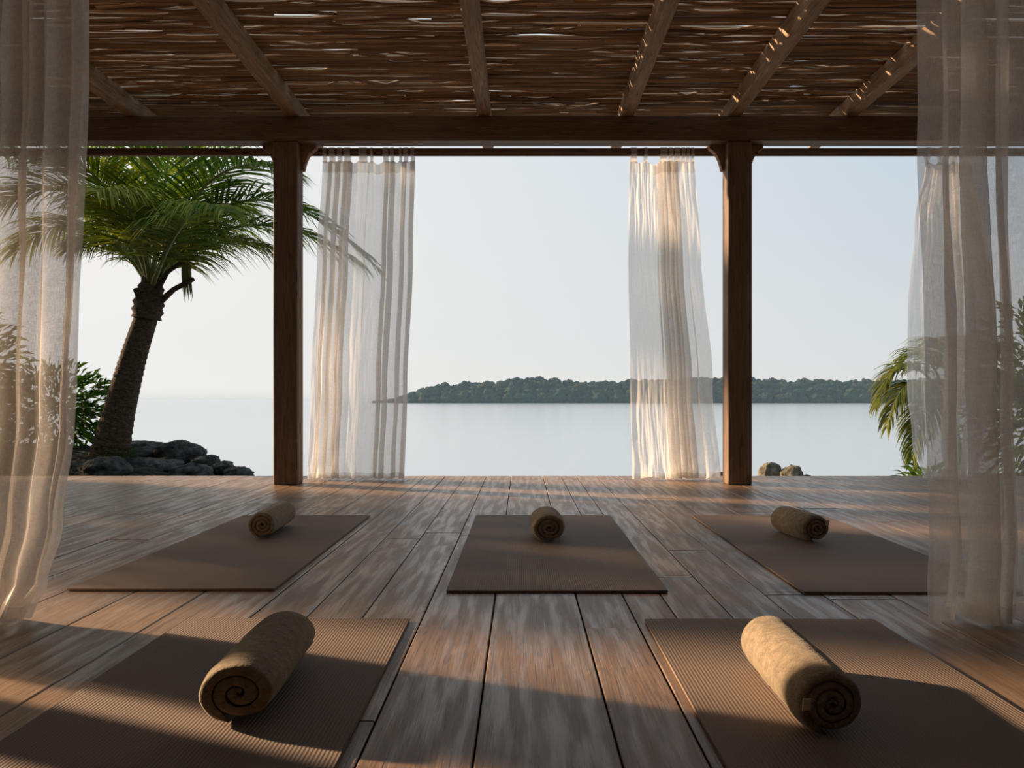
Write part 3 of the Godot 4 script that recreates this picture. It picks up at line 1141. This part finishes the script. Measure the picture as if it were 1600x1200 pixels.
func build_plants() -> void:
	# ---- coconut palm beyond the left bay
	var d := 9.5
	var o := base("coconut_palm", at(158, 765, d))
	tag(o, "leaning coconut palm beyond the left bay of the deck", "palm tree", "palms by the shore")
	var B := o.position
	var pts := []
	for e in [[158, 790], [166, 735], [186, 645], [208, 560], [231, 488], [236, 462]]: pts.append(at(e[0], e[1], d) - B)
	put("trunk", trunk_mesh(pts, [0.27, 0.225, 0.170, 0.142, 0.122, 0.125], 44), M.bark, o)
	var boss := Geo.new()
	var bp := []
	var br := []
	for k in 13:
		var f := k / 12.0
		bp.append(at(lerpf(229, 240, f), lerpf(498, 425, f), d) - B)
		br.append((0.150 + 0.028 * sin(f * PI) + (0.018 if k % 2 == 0 else -0.008)) * lerpf(1.0, 0.55, pow(f, 1.5)))
	add_tube(boss, bp, br, 13)
	put("crown_shaft", boss.mesh(), M.bark, o)
	for st in [[[252, 470], [272, 452], [302, 436], 0.030], [[222, 474], [216, 460], [212, 452], 0.035], [[248, 450], [262, 425], [292, 405], 0.024]]:
		var sg := Geo.new()
		add_tube(sg, [at(st[0][0], st[0][1], d - 0.1) - B, at(st[1][0], st[1][1], d - 0.15) - B, at(st[2][0], st[2][1], d - 0.2) - B], [st[3] * 1.3, st[3], st[3] * 0.9], 7)
		put("old_leaf_stalk", sg.mesh(), M.bark, o)
	var G := Color(0.065, 0.135, 0.028)
	# each: three control points as pixel and depth offset, leaflet length, droop, yellowness
	var fr := [
		[[243, 380, -0.5], [262, 290, -0.9], [275, 120, -1.0], 0.95, 0.22, 0.15],
		[[300, 330, -0.2], [400, 225, -0.3], [590, 420, -0.3], 0.95, 0.50, 0.02],
		[[290, 370, 0.3], [400, 290, 0.3], [570, 420, 0.4], 0.90, 0.60, 0.10],
		[[300, 300, 0.3], [380, 150, 0.4], [540, 200, 0.5], 0.95, 0.40, 0.05],
		[[250, 330, 0.6], [300, 150, 1.2], [420, 130, 1.6], 0.95, 0.35, 0.05],
		[[280, 320, -0.5], [340, 220, -1.0], [450, 270, -1.4], 0.90, 0.50, 0.05],
		[[190, 340, -0.2], [110, 240, -0.4], [-20, 330, -0.5], 0.95, 0.50, 0.10],
		[[190, 370, 0.4], [110, 300, 0.5], [20, 400, 0.6], 0.85, 0.60, 0.35],
		[[215, 330, 0.4], [160, 170, 0.8], [30, 170, 1.2], 0.95, 0.40, 0.10],
		[[200, 330, -0.5], [150, 230, -1.0], [60, 250, -1.4], 0.90, 0.50, 0.25],
		[[225, 320, 0.8], [220, 170, 1.6], [190, 80, 2.2], 0.92, 0.35, 0.10],
		[[222, 350, -0.6], [190, 280, -1.3], [150, 300, -1.8], 0.80, 0.60, 0.45],
		[[262, 380, -0.8], [300, 300, -1.6], [350, 330, -2.1], 0.78, 0.60, 0.25],
		[[270, 390, 0.9], [320, 300, 1.8], [390, 330, 2.4], 0.80, 0.60, 0.20],
		[[210, 380, 0.9], [180, 300, 1.7], [130, 340, 2.3], 0.80, 0.60, 0.40],
		[[205, 400, 0.0], [170, 350, 0.0], [110, 390, 0.0], 0.66, 0.65, 0.50],
		[[285, 400, -0.1], [340, 345, -0.1], [450, 400, -0.1], 0.74, 0.65, 0.35]]
	for k in fr.size():
		var e = fr[k]
		var p := [at(236, 452, d) - B]
		for q in 3: p.append(at(e[q][0], e[q][1], d + e[q][2]) - B)
		frond(o, p, e[3], 100, e[4] * 0.8, 300 + k, G, e[5], 0.20, 0.024)
	var dry := Geo.new()
	for k in 9:
		var a := at(285 + k * 1.6, 400 + (k % 3) * 6, d - 0.15) - B
		add_tube(dry, [a, a + Vector3(0.004, -0.2, 0.01), a + Vector3(0.0 + 0.003 * k, -0.40 - 0.02 * (k % 4), 0)], [0.010, 0.012, 0.002], 4)
	put("dry_leaf_strands", dry.mesh(), M.rachis, o)

	# ---- second palm out of view at the left: its fronds break up the sunlight on the floor
	for w in [[Vector3(-8.9, -0.1, -3.9), 3.4, 21], [Vector3(-7.6, -0.1, -8.7), 3.7, 22]]:
		var q := base("coconut_palm", w[0])
		tag(q, ("short palm left of the deck that shades the floor" if w[2] == 21 else "taller palm further left of the deck"), "palm tree", "palms by the shore")
		var h: float = w[1]
		put("trunk", trunk_mesh([Vector3(0, -0.3, 0), Vector3(0.05, h * 0.5, 0.1), Vector3(0.1, h, 0.05)], [0.2, 0.15, 0.13], 24), M.bark, q)
		for k in 13:
			var a: float = TAU * k / 13.0 + w[2]
			var c := Vector3(cos(a), 0, sin(a))
			var top := Vector3(0.1, h, 0.05)
			var up := 0.5 + 0.7 * ((k * 5) % 7) / 7.0
			frond(q, [top, top + c * 0.7 + Vector3(0, up * 0.9, 0), top + c * 1.6 + Vector3(0, up, 0), top + c * 2.5 + Vector3(0, up - 1.1, 0)], 0.7, 60, 0.5, 500 + k + w[2] * 20, G, 0.1, 0.17, 0.036)

	# ---- shrubs
	shrub("leafy_shrub", Vector3(-7.0, -0.2, -6.1), Vector3(1.1, 1.75, 1.15), 5600, 0.24, 0.030, Color(0.04, 0.08, 0.02), 30, "tall dense shrub left of the deck outside the view", "shore shrubs")
	shrub("leafy_shrub", Vector3(-5.95, -0.2, -10.6), Vector3(0.75, 0.60, 0.7), 1500, 0.20, 0.022, Color(0.035, 0.075, 0.018), 31, "dark leafy shrub behind the foot of the leaning palm", "shore shrubs")
	shrub("leafy_shrub", Vector3(-6.7, -0.2, -9.6), Vector3(0.9, 0.95, 0.8), 1700, 0.20, 0.024, Color(0.04, 0.08, 0.02), 32, "tall shrub seen through the near left curtain", "shore shrubs")
	shrub("leafy_shrub", Vector3(5.6, -0.35, -8.6), Vector3(1.0, 1.0, 0.9), 1900, 0.20, 0.024, Color(0.05, 0.085, 0.022), 33, "tall shrub seen through the near right curtain", "shore shrubs")
	shrub("leafy_shrub", at(1452, 770, 8.4), Vector3(0.26, 0.13, 0.24), 260, 0.15, 0.016, Color(0.09, 0.14, 0.03), 34, "low light green plant at the foot of the billowing curtain", "shore shrubs")
	shrub("leafy_shrub", at(178, 722, 9.4), Vector3(0.20, 0.09, 0.18), 200, 0.12, 0.007, Color(0.06, 0.08, 0.03), 35, "small grassy tuft at the foot of the leaning palm", "shore shrubs")

	# ---- drooping palm clump at the right
	d = 8.6
	var r := base("palm_clump", at(1500, 760, d))
	tag(r, "drooping palm clump behind the billowing right curtain", "palm tree")
	var RB := r.position
	var st := Geo.new()
	add_tube(st, [Vector3(0, -0.2, 0), at(1490, 690, d) - RB, at(1482, 640, d) - RB], [0.09, 0.07, 0.06], 10)
	put("trunk", st.mesh(), M.bark, r)
	var rf := [
		[[1450, 570, 0.0], [1400, 530, 0.0], [1368, 640, 0.0], 0.42, 0.55],
		[[1450, 600, -0.2], [1410, 560, -0.3], [1385, 670, -0.4], 0.40, 0.65],
		[[1465, 560, 0.2], [1430, 520, 0.3], [1395, 590, 0.4], 0.42, 0.5],
		[[1470, 620, -0.2], [1435, 610, -0.4], [1425, 720, -0.6], 0.40, 0.65],
		[[1480, 560, -0.3], [1475, 510, -0.6], [1460, 540, -0.9], 0.42, 0.5],
		[[1500, 560, 0.2], [1530, 500, 0.3], [1580, 560, 0.4], 0.42, 0.5],
		[[1510, 590, 0.0], [1560, 550, -0.1], [1610, 640, -0.2], 0.42, 0.6],
		[[1490, 560, 0.5], [1495, 500, 0.9], [1500, 540, 1.2], 0.42, 0.5]]
	for k in rf.size():
		var e = rf[k]
		var p := [at(1482, 640, d) - RB]
		for q in 3: p.append(at(e[q][0], e[q][1], d + e[q][2]) - RB)
		frond(r, p, e[3] * 1.1, 70, e[4], 700 + k, Color(0.07, 0.11, 0.03), 0.12, 0.3, 0.018)

	# ---- rocks
	var rocks := [
		[280, 712, 10.2, 36, 22, 0, "large rounded boulder on the left shore"],
		[222, 706, 10.5, 52, 18, 0, "flat dark ledge of rock beside the leaning palm"],
		[232, 730, 9.6, 54, 15, 0, "long grey rock at the deck edge below the boulder"],
		[322, 724, 9.9, 22, 13, 0, "small rock to the right of the rounded boulder"],
		[348, 732, 9.8, 20, 12, 0, "smaller rock near the tip of the left shore"],
		[372, 741, 9.7, 24, 11, 0, "last low rock at the tip of the left shore"],
		[300, 737, 9.3, 34, 13, 0, "low rock in front of the rounded boulder"],
		[166, 734, 9.0, 40, 20, 0, "dark rock at the foot of the leaning palm"],
		[1203, 744, 10.0, 22, 21, 1, "rounded brown rock right of the right post"],
		[1236, 748, 9.8, 20, 20, 1, "paler pointed rock beside the rounded brown one"],
		[1128, 752, 10.0, 18, 14, 0, "rock just showing left of the right post"],
		[1262, 754, 9.8, 14, 12, 0, "small dark rock at the right end of the rocks"]]
	for k in rocks.size():
		var e = rocks[k]
		var dd: float = e[2]
		boulder(at(e[0], e[1], dd), Vector3(e[3] / F * dd, e[4] / F * dd, e[3] / F * dd * 0.9), 900 + k, M["rock%d" % e[5]], e[6], k * 1.3)
